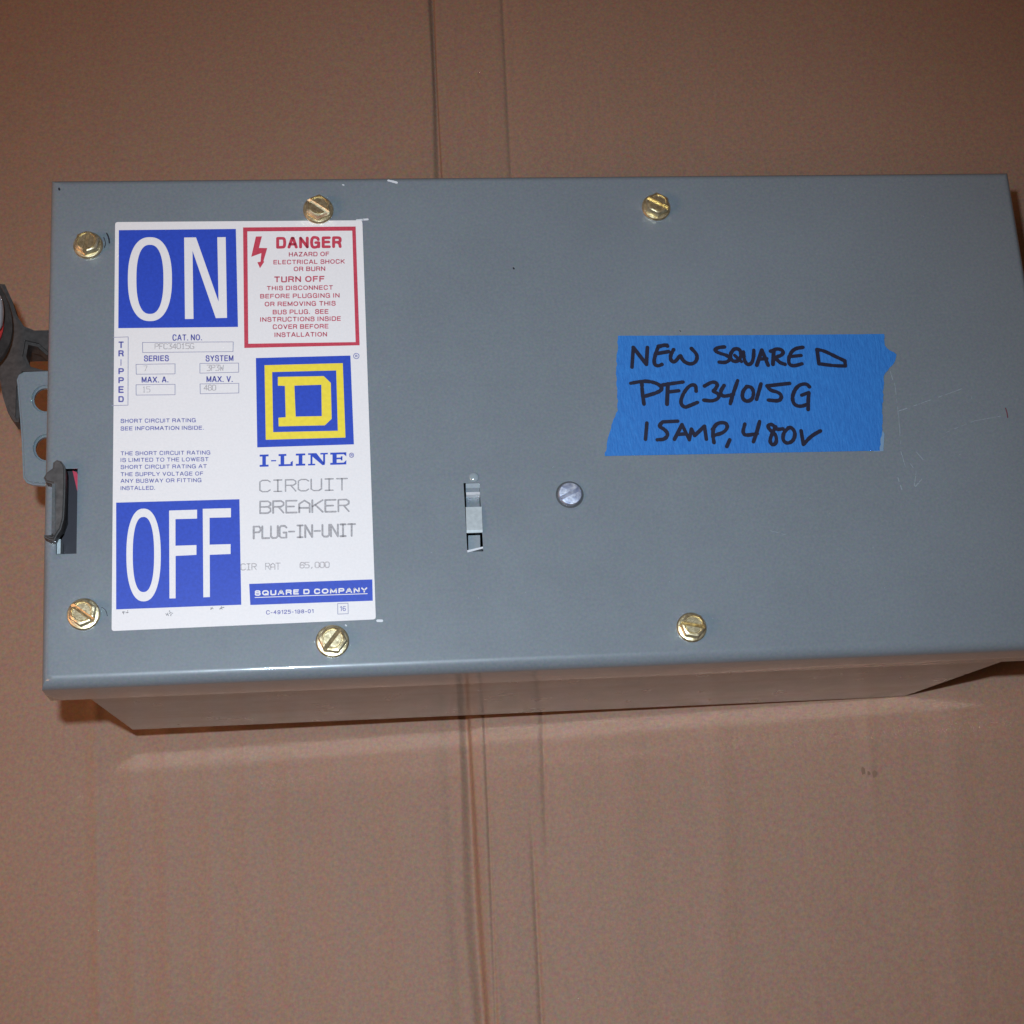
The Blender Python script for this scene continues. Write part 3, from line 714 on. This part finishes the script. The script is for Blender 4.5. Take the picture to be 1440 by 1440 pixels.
for k in range(34):
    px, py = random.uniform(540, 1400), random.uniform(260, 900); a = random.uniform(0, 6.28); l = random.choice((1, 1.5, 2, 3))
    if 845 < px < 1265 and 465 < py < 645: continue
    stroke(bm, P([(px, py), (px+l*math.cos(a), py+l*math.sin(a))]), .00022, zz)
link('scratches', bm, M_SCR, BOX)
bm = bmesh.new()
for pts, wd in (([(546, 254), (551, 255), (558, 257)], .0011), ([(511, 309), (517, 308.6)], .0010), ([(531, 873), (537, 873)], .0010), ([(482, 260), (483.5, 260.4)], .0006), ([(486, 879), (487, 880)], .0006), ([(502, 309.8), (510, 309.2)], .0008)):
    stroke(bm, P(pts), wd, zz+.00005, .2)
link('paint_chips', bm, M_SCW, BOX)
bm = bmesh.new()
for pts, wd in (([(83, 265), (83.5, 267)], .0010), ([(722, 377), (722.6, 378)], .0007), ([(956, 465), (957, 466)], .0005), ([(150, 328), (153, 334), (154, 342)], .0006), ([(147, 348), (149, 342), (146, 334)], .0004), ([(143, 854), (149, 858), (151, 866)], .0003)):
    stroke(bm, P(pts), wd, zz+.00003, .2)
link('dark_nicks', bm, M_INSIDE, BOX)
bm = bmesh.new(); stroke(bm, P([(1414, 574), (1416, 580), (1417, 587)]), .0006, zz)
link('red_pen_tick', bm, flat('tick_red', (.13, .035, .05), .6), BOX)

# ------------------------------------------------------------------ blue masking tape
TP = [(869, 472.5), (1000, 472), (1120, 471), (1243, 470), (1243.5, 486), (1251, 493.5), (1261, 499), (1259, 508), (1248, 520.7), (1242.5, 530), (1241.5, 560), (1240.5, 585), (1240, 604), (1237, 634),
      (1100, 636.5), (980, 639), (850, 641.5), (855, 618), (860.5, 594), (869, 577.6), (868, 550), (866.5, 521), (868, 495)]
out = []
for i, p in enumerate(TP):
    a, b = Vector(p), Vector(TP[(i+1) % len(TP)]); n = max(1, int((b-a).length/4)); d = (b-a).normalized()
    torn = (a.x > 1235 and b.x > 1235) or (a.x < 872 and b.x < 872)
    for k in range(n):
        j = random.uniform(-1, 1)*(.9 if torn else .12); q = a.lerp(b, k/n); out.append((q.x-d.y*j, q.y+d.x*j))
TM = empty('masking_tape', M)
tag(TM, 'torn strip of blue masking tape with black handwriting on the box lid', 'tape')
ZT = .0003
bm = bmesh.new(); prism(bm, [P(out)], ZT, .00012)
link('tape_strip', bm, M_TAPE, TM)
bm = bmesh.new()
prism(bm, [P([(1234, 624), (1237.5, 618), (1241, 606), (1243.5, 610), (1242, 634.5), (1229, 635.3)])], ZT-.00012, .00013)
link('torn_edge', bm, flat('tape_paper_edge', (.16, .27, .40), .7), TM)
A = (6.5455, 840, 460); B = (6.26, 1040, 460)
ST1 = [(A, [(318, 372), (330, 190)]), (A, [(330, 190), (450, 345)]), (A, [(450, 345), (460, 190)]),
 (A, [(560, 178), (640, 168)]), (A, [(562, 180), (548, 210), (520, 300), (525, 350), (560, 362), (595, 345)]), (A, [(555, 245), (655, 228)]), (A, [(560, 185), (620, 165), (645, 178)]),
 (A, [(700, 210), (668, 270), (680, 320), (720, 322), (765, 250), (780, 310), (850, 348), (908, 325), (922, 260), (865, 200)]),
 (A, [(1170, 185), (1110, 190), (1075, 212), (1110, 240), (1200, 265), (1225, 300), (1180, 330), (1120, 325)]),
 (A, [(1225, 250), (1255, 200), (1310, 205), (1325, 260), (1300, 315), (1245, 320), (1220, 280), (1230, 240)]), (A, [(1262, 262), (1325, 320)]),
 (B, [(32, 220), (38, 290), (65, 335), (105, 325), (122, 270), (124, 205)]),
 (B, [(150, 338), (195, 205)]), (B, [(195, 205), (250, 338)]), (B, [(168, 285), (238, 280)]),
 (B, [(292, 330), (300, 205)]), (B, [(272, 215), (330, 190), (385, 210), (375, 250), (310, 268), (350, 315), (398, 330)]),
 (B, [(558, 180), (480, 192), (435, 250), (428, 325), (470, 348), (548, 325)]), (B, [(440, 262), (540, 252)]),
 (B, [(697, 325), (680, 200)]), (B, [(680, 200), (740, 210), (860, 270), (925, 300)]), (B, [(925, 300), (930, 345)]), (B, [(930, 345), (820, 342), (697, 325)]),
 (A, [(305, 520), (370, 508), (440, 498), (540, 515), (600, 560), (570, 600), (440, 638)]), (A, [(408, 510), (412, 600), (428, 712)]),
 (A, [(600, 535), (700, 520), (788, 508)]), (A, [(648, 525), (640, 712)]), (A, [(650, 600), (748, 588)]),
 (A, [(908, 592), (905, 535), (850, 535), (790, 610), (760, 700), (800, 745), (850, 725), (922, 695)]),
 (A, [(985, 545), (1060, 502), (1110, 525), (1085, 575), (1060, 595), (1115, 615), (1120, 655), (1060, 685), (978, 675)]),
 (A, [(1165, 540), (1128, 600), (1150, 645), (1250, 622)]), (A, [(1290, 495), (1250, 610), (1222, 708)]),
 (B, [(60, 528), (25, 570), (22, 630), (60, 660), (110, 640), (125, 580), (105, 530), (60, 525)]),
 (B, [(187, 502), (165, 580), (148, 638)]),
 (B, [(438, 498), (240, 520)]), (B, [(240, 520), (270, 560), (340, 575), (372, 610), (350, 655), (252, 645)]),
 (B, [(615, 530), (585, 498), (510, 515), (462, 600), (470, 680), (530, 705), (600, 680)]), (B, [(545, 602), (608, 578)]), (B, [(608, 578), (602, 650), (602, 728)]),
 (A, [(455, 885), (442, 1035)]),
 (A, [(738, 868), (600, 875)]), (A, [(600, 875), (562, 915), (620, 945), (652, 990), (620, 1035), (550, 1040)]),
 (A, [(708, 1035), (778, 900)]), (A, [(778, 900), (845, 1040)]), (A, [(740, 990), (812, 985)]),
 (A, [(845, 1040), (865, 940)]), (A, [(865, 940), (895, 1000)]), (A, [(895, 1000), (985, 915)]), (A, [(985, 915), (1002, 1035)]),
 (A, [(1072, 1065), (1060, 985), (1068, 940)]), (A, [(1060, 945), (1100, 885), (1180, 880), (1200, 925), (1160, 975), (1075, 998)]), (A, [(1217, 1040), (1190, 1102)]),
 (B, [(45, 855), (25, 930), (50, 958), (155, 940)]), (B, [(175, 832), (150, 930), (120, 1012)]),
 (B, [(380, 898), (320, 905), (290, 855), (240, 868), (270, 915), (320, 950), (325, 1020), (285, 1045), (262, 1000), (290, 930), (315, 880)]),
 (B, [(430, 890), (385, 930), (378, 1000), (420, 1030), (475, 1000), (490, 930), (455, 885), (428, 888)]),
 (B, [(540, 915), (560, 1035)]), (B, [(560, 1035), (630, 960), (712, 915)])]
bm = bmesh.new(); k = 0
for off, pts in ST1:
    k += 1
    stroke(bm, P(crop(pts, *off)), .00188, ZT+.00006+(k % 9)*.000003, .10)
link('handwriting', bm, M_MARK, TM)
